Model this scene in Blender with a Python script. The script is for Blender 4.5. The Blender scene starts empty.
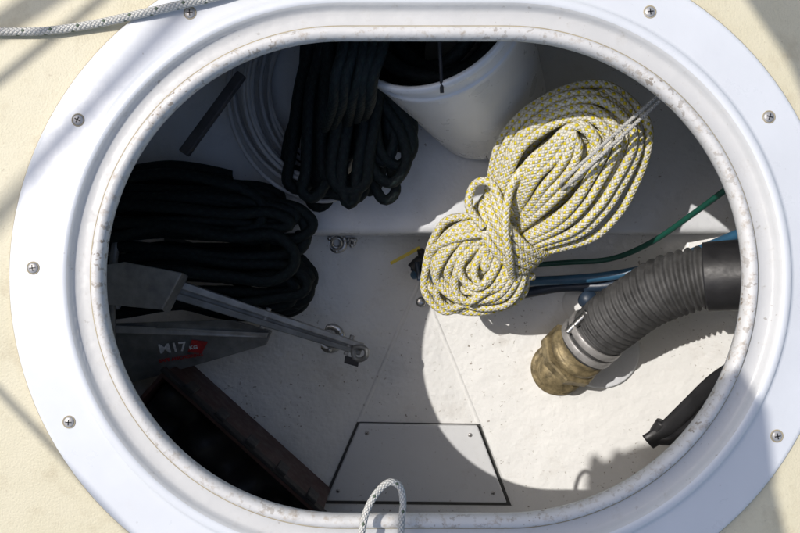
import bpy, math, random
import numpy as np
from mathutils import Vector, Matrix
random.seed(7); rng=np.random.RandomState(7)
S=bpy.context.scene
H=0.70
def P(px,py,z):
    f=(H-z)/H*0.001
    return Vector(((px-400)*f,(266.5-py)*f,z))
# ------------------------------------------------------------ materials
def newmat(name):
    m=bpy.data.materials.new(name); m.use_nodes=True
    nt=m.node_tree; b=nt.nodes['Principled BSDF']; return m,nt,b
def N(nt,t,**k):
    n=nt.nodes.new(t)
    for a,v in k.items():
        if a=='inp':
            for i,x in v.items(): n.inputs[i].default_value=x
        else: setattr(n,a,v)
    return n
def M(nt,op,a,b=None,c=None):
    n=nt.nodes.new('ShaderNodeMath'); n.operation=op
    for i,x in enumerate((a,b,c)):
        if x is None: continue
        if isinstance(x,(int,float)): n.inputs[i].default_value=x
        else: nt.links.new(x,n.inputs[i])
    return n.outputs[0]
def noise(nt,scale,detail=4,rough=.6,vec=None):
    n=N(nt,'ShaderNodeTexNoise',inp={'Scale':scale,'Detail':detail,'Roughness':rough})
    if vec is None:
        vec=N(nt,'ShaderNodeNewGeometry').outputs['Position']
    nt.links.new(vec,n.inputs['Vector']); return n.outputs['Fac']
def ramp(nt,fac,stops):
    r=N(nt,'ShaderNodeValToRGB'); e=r.color_ramp.elements
    while len(e)<len(stops): e.new(.5)
    for i,(p,c) in enumerate(stops):
        e[i].position=p; e[i].color=(c[0],c[1],c[2],1) if not isinstance(c,(int,float)) else (c,c,c,1)
    nt.links.new(fac,r.inputs[0]); return r.outputs[0]
def mix(nt,fac,a,b):
    n=N(nt,'ShaderNodeMix',data_type='RGBA')
    for i,x in ((0,fac),(6,a),(7,b)):
        if isinstance(x,(int,float)): n.inputs[i].default_value=x
        elif isinstance(x,tuple): n.inputs[i].default_value=(*x,1)
        else: nt.links.new(x,n.inputs[i])
    return n.outputs[2]
def bump(nt,b,h,strength,dist=.002):
    n=N(nt,'ShaderNodeBump',inp={'Strength':strength,'Distance':dist}); nt.links.new(h,n.inputs['Height'])
    nt.links.new(n.outputs[0],b.inputs['Normal'])
def simple(name,col,rough=.5,metal=0,var=.15,scale=30,bs=.2,bd=.001,spec=.5):
    m,nt,b=newmat(name)
    f=noise(nt,scale)
    c=ramp(nt,f,[(.3,tuple(x*(1-var) for x in col)),(.7,tuple(min(1,x*(1+var)) for x in col))])
    nt.links.new(c,b.inputs['Base Color'])
    b.inputs['Metallic'].default_value=metal; b.inputs['Specular IOR Level'].default_value=spec
    r=ramp(nt,noise(nt,scale*2.3),[(.3,max(0,rough-.1)),(.7,min(1,rough+.12))])
    nt.links.new(r,b.inputs['Roughness'])
    bump(nt,b,noise(nt,scale*5),bs,bd)
    return m
def gelcoat(name,col,dirt,rough=.3,dlo=.60,dhi=.72,dscale=14,specks=.70,wave=.35,dirtcol=(.30,.24,.17),spk=.8):
    m,nt,b=newmat(name)
    big=noise(nt,6,4,.6); fine=noise(nt,140,2,.6); med=noise(nt,dscale,7,.72)
    base=mix(nt,ramp(nt,big,[(.3,0),(.7,1)]),tuple(x*.90 for x in col),col)
    d=M(nt,'MULTIPLY',ramp(nt,med,[(dlo,0),(dhi,1)]),dirt)
    c1=mix(nt,d,base,dirtcol)
    sp=ramp(nt,fine,[(specks,0),(specks+.03,1)])
    sp=M(nt,'MULTIPLY',sp,ramp(nt,noise(nt,9,2),[(.4,0),(.65,spk)]))
    c2=mix(nt,sp,c1,tuple(x*.6 for x in dirtcol))
    nt.links.new(c2,b.inputs['Base Color'])
    nt.links.new(ramp(nt,med,[(.3,rough*.6),(.7,rough*1.6)]),b.inputs['Roughness'])
    h=M(nt,'ADD',M(nt,'MULTIPLY',noise(nt,22,3),3.0),M(nt,'MULTIPLY',noise(nt,110,3),.6))
    bump(nt,b,h,wave,.0015)
    return m
m_floor=gelcoat('gelcoat_interior',(.82,.82,.80),.34,.22,.54,.80,14,.665,1.0)
m_shelf=gelcoat('gelcoat_shelf',(.77,.79,.82),.2,.3,.58,.8,18,.70,.6)
m_ring=gelcoat('gelcoat_ring',(.68,.70,.725),.08,.35,.58,.8,20,.74,.12,spk=.35)
m_lip=gelcoat('gelcoat_lip_aged',(.58,.58,.57),.30,.4,.55,.80,70,.68,.3,(.33,.28,.21),.5)
m_lipc=gelcoat('gelcoat_lip_edge',(.64,.63,.61),.60,.45,.52,.68,110,.60,.4,(.32,.24,.15))
m_panel=gelcoat('access_panel_grey',(.68,.69,.70),.2,.4,.58,.8,25,.68,.25)
def deckmat():
    m,nt,b=newmat('nonskid_deck_cream')
    big=noise(nt,5,5); med=noise(nt,30,6,.7)
    c=mix(nt,ramp(nt,big,[(.35,0),(.7,1)]),(.58,.53,.37),(.66,.61,.46))
    c=mix(nt,M(nt,'MULTIPLY',ramp(nt,med,[(.52,0),(.75,1)]),.5),c,(.40,.33,.21))
    fine=noise(nt,190,2,.6)
    c=mix(nt,M(nt,'MULTIPLY',ramp(nt,fine,[(.68,0),(.74,1)]),.35),c,(.30,.23,.15))
    nt.links.new(c,b.inputs['Base Color']); b.inputs['Roughness'].default_value=.55
    h=M(nt,'ADD',noise(nt,420,2),M(nt,'MULTIPLY',med,.4))
    bump(nt,b,h,.5,.001); return m
m_deck=deckmat()
def ropemat(name,base,fleck,K=150,Nn=6,fm=(3,2),rough=.8,b2=None,bs=.9,darkgap=.5,thr=None):
    m,nt,b=newmat(name)
    uv=N(nt,'ShaderNodeUVMap'); sx=N(nt,'ShaderNodeSeparateXYZ'); nt.links.new(uv.outputs[0],sx.inputs[0])
    u,v=sx.outputs[0],sx.outputs[1]
    uk=M(nt,'MULTIPLY',u,K); vn=M(nt,'MULTIPLY',v,Nn)
    a=M(nt,'ADD',uk,vn); bb=M(nt,'SUBTRACT',uk,vn)
    bb=M(nt,'ADD',bb,600.0)
    sa=M(nt,'ABSOLUTE',M(nt,'SINE',M(nt,'MULTIPLY',a,math.pi))); sb=M(nt,'ABSOLUTE',M(nt,'SINE',M(nt,'MULTIPLY',bb,math.pi)))
    hgt=M(nt,'POWER',M(nt,'MULTIPLY',sa,sb),.5)
    fa=M(nt,'LESS_THAN',M(nt,'MODULO',M(nt,'FLOOR',a),float(fm[0])),.5)
    fb=M(nt,'LESS_THAN',M(nt,'MODULO',M(nt,'FLOOR',bb),float(fm[1])),.5)
    fk=M(nt,'MULTIPLY',fa,fb)
    n=noise(nt,18,4)
    bc=mix(nt,ramp(nt,n,[(.35,0),(.7,1)]),tuple(x*.8 for x in base),base)
    c=mix(nt,fk,bc,fleck)
    c=mix(nt,M(nt,'MULTIPLY',M(nt,'SUBTRACT',1.0,hgt),darkgap),c,tuple(x*.4 for x in base))
    nt.links.new(c,b.inputs['Base Color']); b.inputs['Roughness'].default_value=rough
    b.inputs['Specular IOR Level'].default_value=.25
    h=M(nt,'ADD',hgt,M(nt,'MULTIPLY',noise(nt,900,1),.4))
    bump(nt,b,h,bs,.0012); return m
m_yrope=ropemat('braided_rope_white_yellow',(.82,.79,.66),(.68,.55,.015),K=175,Nn=6,fm=(2,2),darkgap=.4)
m_drope=ropemat('braided_rope_dark_green',(.007,.012,.013),(.009,.018,.017),K=110,Nn=8,fm=(2,2),rough=.62,darkgap=.25,bs=.4)
m_deckrope=ropemat('braided_rope_white_fleck',(.70,.69,.64),(.10,.14,.09),K=220,Nn=6,fm=(6,3))
m_cord=ropemat('thin_cord_white',(.75,.74,.70),(.6,.6,.55),K=400,Nn=4,fm=(2,2))
m_cable=simple('cable_white_grey',(.50,.50,.50),.4,0,.12)
m_bucket=simple('bucket_plastic',(.80,.80,.79),.32,0,.05,12,.06,.0008)
m_black=simple('black_rubber',(.016,.016,.018),.5,0,.3)
m_hose=simple('grey_rubber_hose',(.052,.052,.052),.62,0,.45,45,.5)
m_batten=simple('batten_dark_grey',(.06,.06,.065),.55,0,.3)
m_blue=simple('blue_hose',(.03,.10,.18),.4,0,.25)
m_navy=simple('navy_hose',(.02,.035,.06),.4,0,.2)
m_green=simple('green_cable',(.01,.08,.055),.4,0,.15)
m_steel=simple('stainless_steel',(.55,.55,.54),.3,1,.12,60)
m_screw=simple('screw_dull_steel',(.42,.41,.40),.45,.5,.2,90)
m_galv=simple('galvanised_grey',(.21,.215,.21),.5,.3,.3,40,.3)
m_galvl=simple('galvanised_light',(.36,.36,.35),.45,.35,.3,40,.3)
m_bronze=simple('bronze_weathered',(.25,.20,.11),.5,.4,.6,70,.8)
m_crate=simple('crate_dark_red',(.042,.015,.013),.5,0,.3)
m_crated=simple('crate_dark',(.012,.011,.012),.6,0,.3)
m_yel=simple('yellow_plastic',(.65,.50,.03),.4)
m_red=simple('red_label',(.42,.03,.03),.5,0,.4,120)
m_wht=simple('white_label',(.75,.75,.75),.5,0,.3,150)
m_seam=simple('dark_seam',(.08,.08,.075),.8)
# ------------------------------------------------------------ mesh helpers
def mkobj(name,verts,faces,mat,smooth=True,parent=None,uvs=None,mats=None,midx=None):
    me=bpy.data.meshes.new(name); me.from_pydata([tuple(v) for v in verts],[],faces)
    if mats:
        for x in mats: me.materials.append(x)
        if midx is not None: me.polygons.foreach_set('material_index',midx)
    else: me.materials.append(mat)
    if smooth: me.polygons.foreach_set('use_smooth',[True]*len(me.polygons))
    if uvs is not None:
        l=me.uv_layers.new(name='UVMap'); l.data.foreach_set('uv',np.asarray(uvs,dtype=np.float32).ravel())
    me.update(); o=bpy.data.objects.new(name,me); S.collection.objects.link(o)
    if parent: o.parent=parent
    return o
def empty(name):
    o=bpy.data.objects.new(name,None); o.empty_display_size=.05; S.collection.objects.link(o); return o
def cr(pts,step,closed=False):
    p=np.array([tuple(x) for x in pts],float); n=len(p); out=[]
    rngi=range(n) if closed else range(n-1)
    for i in rngi:
        if closed: p0,p1,p2,p3=p[(i-1)%n],p[i],p[(i+1)%n],p[(i+2)%n]
        else: p0,p1,p2,p3=p[max(i-1,0)],p[i],p[i+1],p[min(i+2,n-1)]
        k=max(2,int(np.linalg.norm(p2-p1)/step)+1)
        for t in np.linspace(0,1,k,endpoint=False):
            out.append(.5*((2*p1)+(-p0+p2)*t+(2*p0-5*p1+4*p2-p3)*t*t+(-p0+3*p1-3*p2+p3)*t**3))
    if not closed: out.append(p[-1])
    return np.array(out)
def tube(name,pts,r,mat,n=10,closed=False,step=.004,rf=None,parent=None,resample=True,flat=1.0,cap=True,mesh_only=False):
    c=cr(pts,step,closed) if resample else np.array([tuple(x) for x in pts],float)
    m=len(c)
    T=np.roll(c,-1,0)-np.roll(c,1,0)
    if not closed: T[0]=c[1]-c[0]; T[-1]=c[-1]-c[-2]
    T/=np.maximum(np.linalg.norm(T,axis=1,keepdims=True),1e-9)
    L=np.concatenate([[0],np.cumsum(np.linalg.norm(np.diff(c,axis=0),axis=1))])
    up=np.array([0,0,1.0]);
    if abs(T[0]@up)>.9: up=np.array([1.0,0,0])
    nrm=up-T[0]*(T[0]@up); nrm/=np.linalg.norm(nrm); Ns=[nrm]
    for i in range(1,m):
        v=Ns[-1]-T[i]*(Ns[-1]@T[i]); v/=max(np.linalg.norm(v),1e-9); Ns.append(v)
    Ns=np.array(Ns); B=np.cross(T,Ns)
    ang=np.linspace(0,2*math.pi,n,endpoint=False)
    R=np.full(m,r) if rf is None else np.array([rf(L[i],L[-1]) for i in range(m)])
    if R.ndim==1: R=R[:,None]*np.ones((1,n))
    V=(c[:,None,:]+R[:,:,None]*(np.cos(ang)[None,:,None]*Ns[:,None,:]*flat+np.sin(ang)[None,:,None]*B[:,None,:])).reshape(-1,3)
    F=[];UV=[]
    segs=m if closed else m-1
    Lc=list(L)+[L[-1]+np.linalg.norm(c[0]-c[-1])]
    for i in range(segs):
        j=(i+1)%m
        for k in range(n):
            k2=(k+1)%n
            F.append((i*n+k,i*n+k2,j*n+k2,j*n+k))
            UV+= [(Lc[i],k/n),(Lc[i],(k+1)/n),(Lc[i+1],(k+1)/n),(Lc[i+1],k/n)]
    if not closed and cap:
        F.append(tuple(range(n-1,-1,-1))); UV+=[(0,0)]*n
        F.append(tuple((m-1)*n+k for k in range(n))); UV+=[(0,0)]*n
    if mesh_only: return V,F,UV
    return mkobj(name,V,F,mat,True,parent,UV)
def tubes(name,list_of,mat,parent=None):
    VV=[];FF=[];UU=[];o=0
    for kw in list_of:
        V,F,U=tube('',mat=None,mesh_only=True,**kw)
        VV.append(V); FF+=[tuple(i+o for i in f) for f in F]; UU+=U; o+=len(V)
    return mkobj(name,np.concatenate(VV),FF,mat,True,parent,UU)
def prism(name,poly,thick,mat,parent=None,bev=.001,axis=Vector((0,0,-1))):
    n=len(poly); v=[Vector(p) for p in poly]+[Vector(p)+axis*thick for p in poly]
    f=[tuple(range(n)),tuple(range(2*n-1,n-1,-1))]+[(i,i+n,(i+1)%n+n,(i+1)%n) for i in range(n)]
    o=mkobj(name,v,f,mat,False,parent)
    if bev:
        b=o.modifiers.new('b','BEVEL'); b.width=bev; b.segments=3
    return o
def lathe(name,prof,mat,center=(0,0,0),axis=Vector((0,0,1)),n=48,parent=None,smooth=True):
    q=Vector((0,0,1)).rotation_difference(Vector(axis).normalized()); c=Vector(center)
    V=[];F=[]
    for r,z in prof:
        for k in range(n):
            a=2*math.pi*k/n; V.append(c+q@Vector((r*math.cos(a),r*math.sin(a),z)))
    for i in range(len(prof)-1):
        for k in range(n):
            F.append((i*n+k,i*n+(k+1)%n,(i+1)*n+(k+1)%n,(i+1)*n+k))
    o=mkobj(name,V,F,mat,smooth,parent); return o
# ------------------------------------------------------------ stadium
CX,CY=.024,-.0105
def stadium(off,z,n=64,hl=.082,r0=.236):
    r=r0+off; pts=[]
    for i in range(n+1):
        a=-math.pi/2+math.pi*i/n; pts.append((CX+hl+r*math.cos(a),CY+r*math.sin(a),z))
    for i in range(1,12): pts.append((CX+hl-2*hl*i/12,CY+r,z))
    for i in range(n+1):
        a=math.pi/2+math.pi*i/n; pts.append((CX-hl+r*math.cos(a),CY+r*math.sin(a),z))
    for i in range(1,12): pts.append((CX-hl+2*hl*i/12,CY-r,z))
    return pts
prof=[(.094,.0005,0),(.0938,.005,0),(.0925,.0068,0),(.089,.0075,0),(.048,.0085,0),(.0445,.0095,0),(.0425,.013,0),(.040,.0155,0),(.036,.0165,0),
      (.0325,.0155,1),(.030,.012,1),(.0285,.0085,1),(.026,.007,1),(.0135,.0065,1),(.0115,.008,2),(.0105,.011,2),(.0085,.0135,2),(.005,.0145,2),(.0015,.013,2),(-.001,.009,2),(-.001,.002,1),(.0005,-.003,1),(.006,-.008,1),(.020,-.011,1),(.05,-.012,1)]
V=[];F=[];mi=[]
for o_,z_,_ in prof: V+=stadium(o_,z_)
n=len(stadium(0,0))
for i in range(len(prof)-1):
    for k in range(n):
        F.append((i*n+k,i*n+(k+1)%n,(i+1)*n+(k+1)%n,(i+1)*n+k)); mi.append(prof[i][2])
F=[tuple(f[::-1]) for f in F]
ring=mkobj('hatch_ring',V,F,None,True,None,None,[m_ring,m_lip,m_lipc],mi)
m_seal=simple('sealant_dirty',(.35,.30,.2),.6)
tube('sealant_bead',stadium(.0945,.0008),.0018,m_seal,6,True,resample=False,parent=ring)
tube('gasket_remnant',stadium(.0122,.0068),.0010,m_seal,6,True,resample=False,parent=ring)
def rect_pt(p,hx,hy):
    dx,dy=p[0]-CX,p[1]-CY; s=min(hx/max(abs(dx),1e-9),hy/max(abs(dy),1e-9)); return (CX+dx*s,CY+dy*s,0)
inn=stadium(.045,0); V=list(inn); out=[rect_pt(p,2.2,1.5) for p in inn]
V+=[tuple(np.array(a)*.75+np.array(b)*.25) for a,b in zip(inn,out)]+out
V+=[(x*1.01,y*1.01,-.05) for x,y,z in out]+[(x*.9,y*.9,-1.1) for x,y,z in out]
V+=[(x,y,-.014) for x,y,z in inn]+[(x,y,-.014) for x,y,z in out]
F=[]
for i in range(4):
    for k in range(n): F.append((i*n+k,(i+1)*n+k,(i+1)*n+(k+1)%n,i*n+(k+1)%n))
for k in range(n): F.append((5*n+k,5*n+(k+1)%n,6*n+(k+1)%n,6*n+k)); F.append((k,(k+1)%n,5*n+(k+1)%n,5*n+k))
F=[tuple(f[::-1]) for f in F]
deck=mkobj('deck',V,F,m_deck,False)
mw,nt,b=newmat('sea_water'); b.inputs['Base Color'].default_value=(.02,.06,.07,1); b.inputs['Roughness'].default_value=.08
bump(nt,b,noise(nt,1.5,6),.6,.15)
mkobj('water',[(-3000,-3000,-.95),(3000,-3000,-.95),(3000,3000,-.95),(-3000,3000,-.95)],[(0,1,2,3)],mw,False)
# ------------------------------------------------------------ locker
locker=empty('locker')
ZF=-.52
def strip_edges(y):
    f=(H-ZF)/H*.001
    py=266.5-y/f
    if py<280: return (20*f,20*f)
    t=(py-280)/(505-280)
    return ((20-98*t)*f,(20+92*t)*f)
def hz(x,y):
    l,r=strip_edges(y)
    if x<l:
        d=l-x; z=ZF+.16*d+ (3.2*(d-.36)**1.6 if d>.36 else 0)
    elif x>r:
        d=x-r; z=ZF+.16*d+ (2.6*(d-.40)**1.6 if d>.40 else 0)
    else: return ZF
    s=min(1,d/.03); return ZF+(z-ZF)*(s*s*(3-2*s)*.3+.7)
YS=.052; ZS=-.38; Y0=-.455; Y1=.47; X0=-.66; X1=.88
def grid(name,xs_fn,ys,zf,mat):
    V=[];F=[];nx=None
    for y in ys:
        xs=xs_fn(y); nx=len(xs)
        for x in xs: V.append((x,y,zf(x,y)))
    for j in range(len(ys)-1):
        for i in range(nx-1):
            a=j*nx+i; F.append((a,a+1,a+nx+1,a+nx))
    return mkobj(name,V,F,mat,True,locker)
def xsf(y):
    l,r=strip_edges(y); return list(np.linspace(X0,l-.0005,44))+list(np.linspace(l,r,8))+list(np.linspace(r+.0005,X1,60))
grid('floor',xsf,list(np.linspace(Y0,YS,50)),lambda x,y:min(hz(x,y),-.03),m_floor)
def sz(x,y):
    e=min(1,max(0,(y-YS)/.012)); base=ZS-.010*(1-math.sqrt(max(0,1-(1-e)**2)))
    return min(-.03,max(base,hz(x,YS)+.0))
grid('shelf',lambda y:list(np.linspace(X0,X1,110)),[YS+t for t in (0,.001,.003,.006,.009,.012)]+list(np.linspace(YS+.02,Y1,30)),sz,m_shelf)
xs=np.linspace(X0,X1,110); V=[];F=[]
for x in xs: V+= [(x,YS,sz(x,YS)),(x,YS,ZF-.01)]
for i in range(len(xs)-1): F.append((2*i,2*i+1,2*i+3,2*i+2))
mkobj('shelf_riser',V,F,m_shelf,False,locker)
def wall(nm,a,b):
    V=[(a[0],a[1],-.56),(b[0],b[1],-.56),(b[0],b[1],-.0145),(a[0],a[1],-.0145)]; mkobj(nm,V,[(0,1,2,3)],m_floor,False,locker)
wall('wall_fore',(X0,Y1),(X1,Y1)); wall('wall_aft',(X0,Y0),(X1,Y0)); wall('wall_port',(X0,Y0),(X0,Y1)); wall('wall_starboard',(X1,Y0),(X1,Y1))
for sgn,px0,px1 in ((0,420,322),(1,420,512)):
    pts=[P(px0+(px1-px0)*t,280+225*t,ZF-.0012) for t in np.linspace(0,1,12)]
    tube('fillet',pts,.0045,m_floor,12,flat=.6,parent=locker)
ap=empty('access_panel')
q=[(357,422),(480,424),(511.5,505.5),(321.5,503.5)]
prism('seam',[P(x,y,ZF+.0026) for x,y in q],.003,m_seam,ap,0)
q2=[(359.0,424),(477.6,426),(507,503),(326,501)]
prism('lid',[P(x,y,ZF+.012) for x,y in q2],.011,m_panel,ap,.0025)
def screw(name,c,r=.0062,parent=None,rot=.3):
    e=lathe(name,[(r*1.0,-.001),(r*1.0,.0004),(r*.85,.0010),(r*.45,.0015),(0.0001,.0017)],m_screw,c,n=24,parent=parent)
    for k in (0,1):
        a=rot+k*math.pi/2; d=Vector((math.cos(a),math.sin(a),0)); w=Vector((-d.y,d.x,0)); cc=Vector(c)+Vector((0,0,.00175))
        L=r*.58; ww=r*.11
        prism('slot_%d'%(k+1),[cc+d*L+w*ww,cc-d*L+w*ww,cc-d*L-w*ww,cc+d*L-w*ww],.0008+.0002*k,m_black,e,0)
    return e
for x,y in ((367,433),(470,435),(338,491),(493,493)): screw('panel_screw',P(x,y,ZF+.0128),.0036,ap,random.random()*3)
for i,(x,y) in enumerate(((190,13),(78,120),(33,268),(69,422),(650,12),(769,117),(777,436))):
    p=P(x,y,.0083); screw('screw',p,.0052,None,random.random()*3)
    lathe('countersunk_washer',[(.0066,-.0008),(.0065,.0001),(.0056,.0003),(.0052,-.0004)],m_seal,p,n=28,parent=bpy.data.objects['screw' if i==0 else 'screw.%03d'%i])
# ------------------------------------------------------------ bucket
bk=empty('bucket')
rc=P(427,0,-.125); bc=P(487,105,-.372); ax=(rc-bc); hb=ax.length; ax.normalize()
pr=[(0.001,0.004),(.080,0.004),(.087,.0),(.091,.004),(.110,hb-.045),(.1115,hb-.044),(.112,hb-.036),(.1095,hb-.034),(.1105,hb-.014),(.1145,hb-.013),(.1165,hb-.010),(.1165,hb-.003),(.115,hb),(.111,hb),(.1085,hb-.004),(.086,.01),(.001,.009)]
b_=lathe('body',pr,m_bucket,bc,ax,72,bk)
sd=b_.modifiers.new('b','BEVEL'); sd.width=.001; sd.segments=2; sd.limit_method='ANGLE'
tube('rod_handle',[P(438,15,-.07),P(440,50,-.08),P(442,93,-.095)],.0022,m_black,8,parent=bk)
lathe('handle_ear',[(.009,0),(.009,.004),(.006,.007),(.0001,.007)],m_bucket,P(443,97,-.14),Vector((.1,-.9,.4)),20,bk)
inr=[]
for k in range(9):
    c=rc-ax*(.035+.012*k); a0=random.random()*6; R=.08-.004*(k%3)-.02*(k%2)
    u1=Vector((1,0,0)); u1=(u1-ax*u1.dot(ax)).normalized(); u2=ax.cross(u1)
    inr.append(dict(pts=[c+u1*R*math.cos(a)+u2*R*math.sin(a)+ax*.012*math.sin(2*a+a0) for a in np.linspace(0,2*math.pi,12,endpoint=False)],r=.009,closed=True,step=.008,n=8))
tubes('line_in_bucket',inr,m_drope,bk)
# ------------------------------------------------------------ yellow / white rope hank
up_=P(640,106,-.17); lo_=P(435,302,-.36)
C=(up_+lo_)/2; e1=(up_-lo_); LA=e1.length/2; e1.normalize()
e3=Vector((0,0,1)); e3=(e3-e1*e3.dot(e1)).normalized(); e2=e3.cross(e1)
def hk(s,t,h): return C+e1*s+e2*t+e3*h
ws=-.02
def pinch(s):
    x=min(1,abs(s-ws)/.085); return .5+.5*(x*x*(3-2*x))
lst=[]
RR=.0058
for si,(shell,Bm,Hm) in enumerate(((1,.091,.058),(.80,.080,.040),(.58,.07,.02),(.9,.087,-.012),(.8,.079,-.03))):
    bs=np.arange(.007,Bm*shell+.001,.0106)
    off=.022 if si==0 else random.uniform(-.01,.02)
    for b0 in bs:
        q=b0/(Bm*shell+.004); h=Hm*math.sqrt(max(.02,1-q*q))
        Au=LA*(.60+.38*q)+random.uniform(-.006,.006); Al=LA*(.50+.50*q)+random.uniform(-.026,.014)
        sh=random.uniform(-.004,.004); ph=random.random()*6; tl=random.uniform(-.016,.016)
        pts=[]
        for a in np.linspace(0,2*math.pi,26,endpoint=False):
            cs,sn=math.cos(a),math.sin(a)
            s=(Au if cs>0 else Al)*math.copysign(abs(cs)**.75,cs)
            t=b0*math.copysign(abs(sn)**.7,sn)
            p=pinch(s)
            tt=t*p*(1.0 if s>0 else .9)+sh+.005*math.sin(3*a+ph)+(.012 if s>0 else 0)*(s/LA)+(tl*(s/LA) if s<0 else 0)
            tt+=off*(1-q)*(p-.5)*2*(1 if s>0 else -.8)
            pts.append(hk(s,tt,h*p*(1 if s>0 else .8)+.003*math.sin(2*a+ph)))
        lst.append(dict(pts=pts,r=RR,closed=True,step=.005,n=9))
for k in range(11):
    a0=random.uniform(-.6,.6); L=random.uniform(.11,.178); w=random.uniform(.016,.034); h0=random.uniform(-.01,.04)
    pts=[]
    for a in np.linspace(0,2*math.pi,14,endpoint=False):
        s=-(.5-.5*math.cos(a))*L; t=w*math.sin(a)*(.4+.6*(-s/L))
        pts.append(hk(ws+s*math.cos(a0),t-s*math.sin(a0)*.6,h0+.012*math.sin(a)-.02*(-s/L)))
    lst.append(dict(pts=pts,r=RR,closed=True,step=.005,n=9))
pts=[]
for a in np.linspace(0,2*math.pi*4.2,64):
    k=a/(2*math.pi); pts.append(hk(ws-.028+k*.0118+.012*math.cos(a+.6),(.057+.001*math.sin(3*a))*math.cos(a),.048*math.sin(a)+.003))
lst.append(dict(pts=pts,r=RR,step=.005,n=9))
lst.append(dict(pts=[hk(.07,.05,.03),hk(.03,.045,.052),hk(-.01,.015,.064),hk(-.04,-.02,.060),hk(-.07,-.05,.03),hk(-.06,-.07,.0)],r=RR,step=.005,n=9))
lst.append(dict(pts=[hk(-.04,.03,.05),hk(-.035,.065,.045),hk(-.01,.080,.035),hk(.008,.066,.04),hk(0,.035,.052),hk(-.02,.0,.060)],r=RR,step=.005,n=9))
tubes('yellow_white_rope_coil',lst,m_yrope)
tubes('hanging_cord',[dict(pts=[P(660,94,-.10),P(615,134,-.12),P(568,176,-.155),P(560,186,-.18)],r=.0022,n=8),
 dict(pts=[P(664,97,-.10),P(620,138,-.12),P(575,179,-.155),P(562,190,-.18)],r=.0022,n=8),
 dict(pts=[P(660,94,-.10),P(690,70,-.08),P(730,40,-.05),P(760,20,-.025)],r=.0022,n=8)],m_cord)
tubes('thin_line',[dict(pts=[P(508,192,-.25),P(498,178,-.28),P(486,156,-.32)],r=.001,n=6)],m_cord)
# ------------------------------------------------------------ dark rope coils
lst=[]
for k in range(26):
    t=k/25; yc=random.uniform(184,292); half=random.uniform(8,30); xe=random.choice([random.uniform(292,318),random.uniform(250,310)])
    if yc+half>312: yc=312-half
    if yc-half<152: yc=152+half
    z=-.40+.10*t; dr=random.uniform(-6,10)
    if yc<210: xe-=10*random.random()+12
    w=lambda s:random.uniform(-s,s)
    yt,yb=yc-half,yc+half
    sag=random.uniform(0,9)
    pts=[P(40,yt+w(8)+dr,z-.01),P(105,yt+w(6)+dr*.7,z),P(170,yt+w(6)-sag*.5,z+.008+w(.004)),P(230,yt+w(5)+3,z+.006),P(xe-24,yt+w(3)+4,z),
         P(xe-5,yc-half*.5+5,z-.006),P(xe,yc+6,z-.008),P(xe-6,yc+half*.6+5,z-.010),P(xe-28,yb+w(3)+3,z-.01),P(230,yb+w(5)+sag*.5,z-.006),P(170,yb+w(6)-2,z),P(105,yb+w(6)+dr*.7-2,z-.005),P(40,yb+w(8)+dr,z-.015)]
    lst.append(dict(pts=pts,r=random.uniform(.0075,.0092),step=.007,n=10,flat=.7))
tubes('dark_green_rope_coil',lst,m_drope)
lst=[]
for k in range(20):
    t=k/19; xc=random.uniform(318,372); half=random.uniform(7,22); ye=random.choice([random.uniform(185,210),random.uniform(150,200)])
    z=-.36+.11*t
    tilt=random.uniform(-14,10)+(xc-345)*.5
    w=lambda s:random.uniform(-s,s)
    xl,xr=xc-half,xc+half
    bx=(xc-318)*.2*t
    pts=[P(xl-tilt*.3+w(5)+bx*1.2,5,z+.11),P(xl+w(4)+bx,50,z+.08),P(xl+tilt*.3+w(4)+bx*.5,95,z+.03),P(xl+tilt*.7+w(3),ye-32,z),P(xl+tilt+3,ye-8,z-.01),P(xc+tilt,ye,z-.014),P(xr+tilt-2,ye-10,z-.01),P(xr+tilt*.7+w(3),ye-36,z),P(xr+tilt*.3+w(4)+bx*.5,95,z+.03),P(xr+w(4)+bx,50,z+.08),P(xr+w(5)+bx*1.2,5,z+.11)]
    lst.append(dict(pts=pts,r=random.uniform(.0075,.009),step=.007,n=10,flat=.7))
for (x,y,a,b2) in ((394,126,18,40),(386,135,20,48),(400,112,12,36),(380,116,14,46)):
    lst.append(dict(pts=[P(x-a-6,y-b2*1.6,-.20),P(x-a*.3,y-b2*.8,-.23),P(x+a*.8,y,-.25),P(x+a,y+b2*.6,-.26),P(x+a*.2,y+b2,-.27),P(x-a*.8,y+b2*.6,-.26),P(x-a*1.1,y-b2*.2,-.24),P(x-a*1.6,y-b2*1.5,-.20)],r=.0082,step=.007,n=10,flat=.8))
for k in range(5):
    o5=k*9; lst.append(dict(pts=[P(326+o5+random.uniform(-4,4),128-k*3,-.20),P(334+o5,102,-.13),P(340+o5+random.uniform(-4,4),76,-.095),P(345+o5*1.05,45,-.085),P(348+o5*1.1,5,-.088)],r=.0072,step=.006,n=10))
tubes('dark_green_rope_coil',lst,m_drope)
# ------------------------------------------------------------ pale cable coil
lst=[]
for k in range(12):
    rx=60+3.6*k+random.uniform(-2,2); ry=75+3.3*k+random.uniform(-3,3); cx=330+random.uniform(-4,4); cy=88+random.uniform(-5,5)
    lst.append(dict(pts=[P(cx+rx*math.cos(a)*(1 if math.cos(a)<0 else .45),cy+ry*math.sin(a),-.355+.004*k%.03+.006*math.sin(a+k)) for a in np.linspace(0,2*math.pi,18,endpoint=False)],r=.0034,closed=True,step=.008,n=8))
tubes('cable_coil',lst,m_cable)
prism('batten',[P(178,150,-.27),P(187,156,-.27),P(245,76,-.24),P(237,70,-.24)],.012,m_batten,None,.002)
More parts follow.
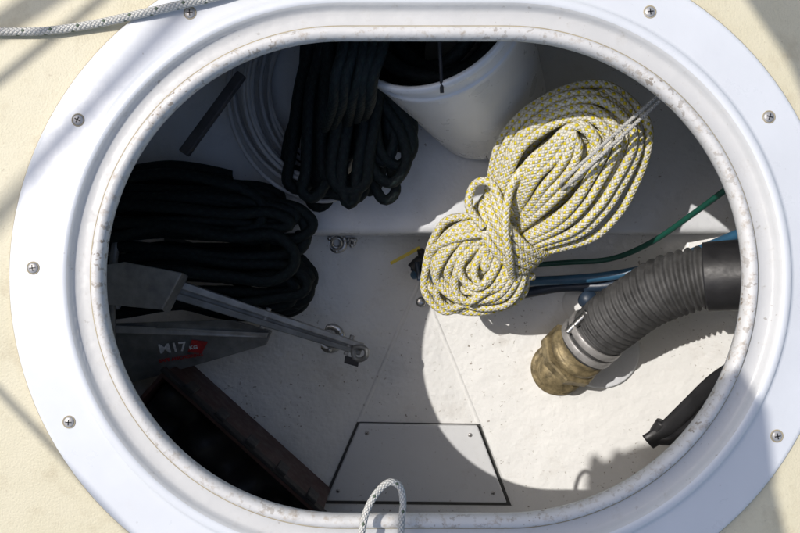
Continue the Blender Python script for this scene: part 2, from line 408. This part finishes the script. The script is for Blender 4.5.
# ------------------------------------------------------------ anchor
an=empty('anchor')
a=P(158,284,-.30); bpt=P(362,350,-.39)
d=(bpt-a).normalized(); wv=Vector((0,0,1)).cross(d).normalized()
for s,nm in ((-1,'shank_bar_a'),(1,'shank_bar_b')):
    q=[a+wv*(s*.009-.0055),a+wv*(s*.009+.0055),bpt+wv*(s*.0055+.004),bpt+wv*(s*.0055-.004)]
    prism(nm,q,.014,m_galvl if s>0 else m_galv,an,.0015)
prism('shank_web',[a+wv*-.004-Vector((0,0,.006)),a+wv*.004-Vector((0,0,.006)),bpt+wv*.002-Vector((0,0,.006)),bpt+wv*-.002-Vector((0,0,.006))],.006,m_galv,an,0)
for t in (.03,.5,.93):
    c=a+(bpt-a)*t; tube('spacer_pin',[c-wv*.016-Vector((0,0,.008)),c+wv*.016-Vector((0,0,.008))],.004,m_galvl,10,parent=an)
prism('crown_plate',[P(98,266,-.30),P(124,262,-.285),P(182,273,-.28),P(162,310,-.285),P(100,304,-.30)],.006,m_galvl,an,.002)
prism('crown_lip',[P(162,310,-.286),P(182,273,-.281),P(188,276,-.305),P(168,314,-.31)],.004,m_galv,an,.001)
fl=[P(94,324,-.37),P(160,322,-.35),P(232,320,-.36),P(272,331,-.385),P(266,345,-.39),P(200,364,-.395),P(120,386,-.40)]
prism('fluke',fl,.006,m_galv,an,.0015)
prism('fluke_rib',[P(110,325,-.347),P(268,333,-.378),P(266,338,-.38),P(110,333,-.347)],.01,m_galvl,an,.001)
prism('fluke_hidden_side',[P(100,250,-.42),P(250,262,-.43),P(110,215,-.42)],.006,m_galv,an,.001)
tube('stock_rod',[P(116,240,-.33),P(112,290,-.33),P(112,390,-.36)],.006,m_galv,12,parent=an)
fx=(P(232,318,-.36)-P(160,322,-.35)).normalized(); fn=(P(232,318,-.36)-P(160,322,-.35)).cross(P(128,384,-.40)-P(160,322,-.35)).normalized()
if fn.z<0: fn=-fn
fy=fn.cross(fx)
def onfl(px,py):
    o0=P(160,322,-.35); cam=Vector((0,0,H)); dr=(P(px,py,-.4)-cam); t=(o0-cam).dot(fn)/dr.dot(fn); return cam+dr*t+fn*.003
prism('red_label',[onfl(192,339),onfl(208,341),onfl(202,352),onfl(188,351)],.0015,m_red,an,0,-fn)
def txt(s,pos,size,mat,rot):
    cu=bpy.data.curves.new('label_text','FONT'); cu.body=s; cu.size=size; cu.extrude=.0003; cu.offset=.0003; cu.materials.append(mat)
    o=bpy.data.objects.new('label_text',cu); S.collection.objects.link(o); o.parent=an
    Mx=Matrix((fx,fy,fn)).transposed().to_4x4(); o.matrix_world=Matrix.Translation(pos+fn*.0006)@Mx@Matrix.Rotation(rot,4,'Z'); return o
txt('M17',onfl(160,352),.024,m_wht,.06)
txt('KG',onfl(190,348),.009,m_wht,.06)
txt('SAFE ANCHORING',onfl(160,361),.008,m_red,.12)
sc=P(360,353,-.385)
tube('shackle',[sc+Vector((-.010,.006,0)),sc+Vector((0,.010,.004)),sc+Vector((.010,.006,.006)),sc+Vector((.010,-.004,.006)),sc+Vector((.002,-.010,.002)),sc+Vector((-.008,-.008,0))],.004,m_galv,10,closed=True,parent=an)
prism('shackle_pin',[P(345,356,-.385),P(359,360,-.385),P(358,367,-.385),P(344,363,-.385)],.008,m_black,an,.001)
# ------------------------------------------------------------ deck eyes / drains
def zfloor(px,py):
    z=ZF
    for _ in range(12):
        p=P(px,py,z); z=hz(p.x,p.y)
    return z
def fitting(px,py,r,name):
    z=zfloor(px,py); c=P(px,py,z)
    e=lathe(name,[(r,-.003),(r,.001),(r*.9,.003),(r*.62,.004),(r*.55,.002),(r*.5,-.002),(.0001,-.002)],m_steel,c,Vector((-.12,0,1)),32)
    for k in range(3):
        a=k*2.1+.5; lathe('bolt_%d'%(k+1),[(.004,0),(.004,.0035),(.0025,.005),(.0001,.005)],m_steel,c+Vector((math.cos(a)*r*.78,math.sin(a)*r*.78,.003)),n=12,parent=e)
    tube('ring',[c+Vector((math.cos(a)*r*.45,math.sin(a)*r*.45,.008+.004*math.sin(a))) for a in np.linspace(0,6.283,12,endpoint=False)],.0022,m_steel,8,closed=True,parent=e)
fitting(330,338,.026,'pad_eye'); fitting(337,243,.018,'pad_eye')
fitting(352,242,.008,'pad_eye')
# ------------------------------------------------------------ crate
cr_=empty('crate')
A=P(162,372,-.33); B=P(322,516,-.33); u=(B-A).normalized(); w=Vector((u.y,-u.x,0))
if w.x>0: w=-w
Lc=(B-A).length; Wc=.24
def cp(s,t,z): return A+u*s+w*t+Vector((0,0,z))
def slab(nm,s0,s1,t0,t1,z0,z1,mat,bv=.0015):
    prism(nm,[cp(s0,t0,z1),cp(s1,t0,z1),cp(s1,t1,z1),cp(s0,t1,z1)],z1-z0,mat,cr_,bv)
slab('side_inner_edge',0,Lc,0,.006,-.13,0,m_crate); slab('side_outer',0,Lc,Wc-.006,Wc,-.13,0,m_crated)
slab('end_a',-.0001,.006,.006,Wc-.006,-.13,-.001,m_crate); slab('end_b',Lc-.006,Lc,.006,Wc-.006,-.13,-.001,m_crate)
slab('base',.006,Lc-.006,.006,Wc-.006,-.13,-.124,m_crated)
slab('rim',-.004,Lc+.004,-.006,-.0002,-.014,.003,m_crated)
for k in range(5):
    s=Lc*(.12+.19*k); slab('clip_%d'%(k+1),s,s+.018,-.012,-.0062,-.03,.005,m_black)
V=[];F=[]
for j in range(14):
    for i in range(22):
        s=.01+(Lc-.02)*i/21; t=.01+(Wc-.02)*j/13
        V.append(cp(s,t,-.06+.02*math.sin(i*.9+j*.4)+.015*math.sin(j*1.3-i*.3)))
for j in range(13):
    for i in range(21): F.append((j*22+i,j*22+i+1,(j+1)*22+i+1,(j+1)*22+i))
mkobj('black_bag',V,F,m_crated,True,cr_)
# ------------------------------------------------------------ corrugated hose
ho=empty('corrugated_hose')
hpts=[P(775,277,-.22),P(742,275,-.235),P(705,277,-.255),P(665,288,-.285),P(630,308,-.325),P(600,331,-.37),P(584,346,-.392)]
HN=44; hang=np.linspace(0,1,HN,endpoint=False)
def rib(l,L):
    x=l/.0108+hang
    s=np.sin(2*math.pi*x)
    return .0425+.0024*np.sign(s)*np.abs(s)**.7+.0008*math.sin(l*60)
tube('hose_body',hpts,.04,m_hose,HN,step=.0012,rf=rib,parent=ho)
tube('hose_sleeve',hpts[:3],.0475,m_black,40,step=.004,parent=ho)
hd=(hpts[-1]-hpts[-2]).normalized()
for k,off in enumerate((.010,.028)):
    c=hpts[-1]-hd*off
    lathe('hose_clamp_%d'%(k+1),[(.0435,-.0055),(.0465,-.0055),(.047,-.0045),(.047,.0045),(.0465,.0055),(.0435,.0055)],m_screw,c,hd,48,ho)
    sc_=c+Vector((-.6,.55,.55)).normalized()*.048
    tube('clamp_screw_%d'%(k+1),[sc_-Vector((.010,.010,0)),sc_+Vector((.010,.010,0))],.0055,m_steel,8,parent=ho)
se=empty('seacock')
c0=hpts[-1]; sax=(hd+Vector((0,0,-.5))).normalized()
lathe('tailpiece',[(.040,-.01),(.040,.008),(.043,.009),(.046,.011),(.0465,.020),(.043,.022),(.040,.023),(.040,.027)],m_bronze,c0,sax,40,se)
lathe('union_nut',[(.040,.026),(.051,.028),(.053,.031),(.053,.043),(.050,.046),(.0001,.046)],m_bronze,c0,sax,8,se,False)
cf=P(558,368,zfloor(558,368))
lathe('flange',[(.046,-.004),(.046,.006),(.042,.009),(.036,.010),(.034,.05),(.0001,.05)],m_bronze,cf,Vector((-.12,0,1)),40,se)
cfp=P(600,350,zfloor(600,350))
lathe('backing_plate',[(.064,-.004),(.064,.003),(.061,.005),(.0001,.005)],m_shelf,cfp,Vector((-.16,0,1)),40,se)
th=empty('skin_fitting')
c=P(583,303,zfloor(583,303))
lathe('flange',[(.034,-.003),(.034,.004),(.030,.008),(.02,.010),(.018,.03),(.0001,.03)],m_bucket,c,Vector((-.16,0,1)),32,th)
lathe('barb',[(.013,.0),(.013,.06),(.0001,.06)],m_navy,c,Vector((-.1,0.2,1)),24,th)
tube('blue_hose',[P(414,275,-.49),P(425,274,-.47),P(470,283,-.44),P(540,281,-.42),P(600,277,-.40),P(650,268,-.37),P(700,250,-.33),P(760,225,-.25)],.0075,m_blue,16)
tube('navy_hose',[P(412,266,-.49),P(440,272,-.48),P(500,294,-.46),P(560,287,-.44),P(610,285,-.41),P(660,272,-.37),P(730,255,-.30)],.0085,m_navy,16)
tube('green_cable',[P(470,270,-.44),P(560,263,-.42),P(610,259,-.39),P(650,243,-.34),P(690,216,-.27),P(727,189,-.20),P(770,160,-.12)],.0042,m_green,12)
vl=empty('drain_valve')
cv=P(424,262,-.47)
tube('body',[cv+Vector((-.02,-.012,0)),cv+Vector((.0,.006,.0)),cv+Vector((.03,.012,0))],.010,m_black,14,parent=vl)
tube('stem',[cv+Vector((-.002,0,0)),cv+Vector((-.006,.02,.012))],.006,m_black,12,parent=vl)
tube('lever',[cv+Vector((-.012,.0,.012)),cv+Vector((-.008,-.03,.012))],.004,m_navy,10,parent=vl)
lathe('nut',[(.013,0),(.013,.01),(.0001,.01)],m_black,cv+Vector((.01,-.012,0)),Vector((.3,-.5,.8)),6,vl,False)
prism('yellow_tag',[P(390,262,-.47),P(391,265,-.47),P(421,249,-.46),P(419,246,-.46)],.0015,m_yel,None,.0003)
lathe('drain_plug',[(.009,-.002),(.009,.003),(.006,.005),(.0001,.005)],m_steel,P(421,302,ZF),n=20)
tubes('black_strap',[dict(pts=[P(740,365,-.26),P(715,382,-.30),P(690,406,-.34),P(665,430,-.37),P(648,442,-.38)],r=.014,n=12,flat=.5),
 dict(pts=[P(750,385,-.27),P(722,396,-.30),P(700,418,-.34),P(672,438,-.37),P(655,436,-.38),P(662,422,-.37)],r=.009,n=12)],m_black)
# ------------------------------------------------------------ ropes on deck
tube('deck_rope',[P(-60,34,.006),P(-10,32,.006),P(45,31,.006),P(95,24,.007),P(140,14,.0125),P(180,5,.0145),P(215,-3,.0145),P(270,-20,.0145)],.0040,m_deckrope,12,step=.003)
tube('rope_loop',[P(352,580,.03),P(361,535,.035),P(367,510,.03),P(378,491,.025),P(390,482,.022),P(400,487,.022),P(403,503,.025),P(401,530,.030),P(402,580,.02)],.0034,m_deckrope,12,step=.003)
# ------------------------------------------------------------ rails above the deck, plus added shadow-casting panels
sunv=Vector((.628,-.272,-1.0))
def above(px,py,h):
    return P(px,py,0)-sunv*h
gr=empty('guard_rail')
tube('wire_a',[above(-600,560,1.0),above(250,-120,1.0)],.005,m_steel,10,parent=gr)
tube('top_tube',[above(-700,480,1.15),above(180,-90,1.15)],.012,m_steel,12,parent=gr)
tube('mid_tube',[above(-330,560,1.9),above(330,-130,1.9)],.009,m_steel,12,parent=gr)
tube('wire_b',[above(-200,180,1.0),above(160,560,1.0)],.004,m_steel,10,parent=gr)
m_shadow_panel=simple('shadow_panel_navy',(.03,.04,.07),.85)
dg=empty('shadow_blocker')  # added out of view; sheets cut to shape shadows on rim and floor
poly=[(404,560),(408,500),(416,458),(428,452),(436,466),(452,462),(462,444),(476,450),(500,440),(545,430),(600,418),(650,404),(700,388),(742,370),(768,410),(776,480),(762,533),(800,640),(820,900),(400,900)]
prism('shadow_panel',[above(x,y,1.1) for x,y in poly],.004,m_shadow_panel,dg,0)
tube('shadow_panel_tube',[above(x,y,1.085) for x,y in ((430,880),(460,540),(700,440),(770,520),(810,880))],.011,m_steel,12,parent=dg)  # unseen tube added along the shadow-casting sheet
poly=[(705,-60),(742,-8),(790,62),(812,112),(900,200),(980,120),(980,-60)]  # second added sheet, shades the top-right deck corner
prism('shadow_panel',[above(x,y,1.1) for x,y in poly],.004,m_shadow_panel,dg,0)
# ------------------------------------------------------------ light, camera
W=bpy.data.worlds.new('World'); S.world=W; W.use_nodes=True
nt=W.node_tree; sky=nt.nodes.new('ShaderNodeTexSky'); sky.sky_type='NISHITA'; sky.sun_disc=False
el=math.atan2(1,math.hypot(.628,.272)); sky.sun_elevation=el; sky.sun_rotation=math.atan2(-.628,.272)
sky.air_density=1.0; sky.dust_density=2.5; sky.ozone_density=.6
bg=nt.nodes['Background']; nt.links.new(sky.outputs[0],bg.inputs['Color']); bg.inputs['Strength'].default_value=.14
L=bpy.data.lights.new('Sun','SUN'); L.energy=3.4; L.angle=math.radians(.5); L.color=(1,.95,.89)
lo=bpy.data.objects.new('Sun',L); S.collection.objects.link(lo); lo.rotation_euler=sunv.to_track_quat('-Z','Y').to_euler()
cam=bpy.data.cameras.new('Camera'); co=bpy.data.objects.new('Camera',cam); S.collection.objects.link(co)
co.location=(0,0,H); cam.sensor_width=36; cam.lens=36*H/.8; cam.clip_start=.01; cam.clip_end=8000
S.camera=co
S.view_settings.view_transform='Standard'; S.view_settings.look='None'; S.view_settings.exposure=0
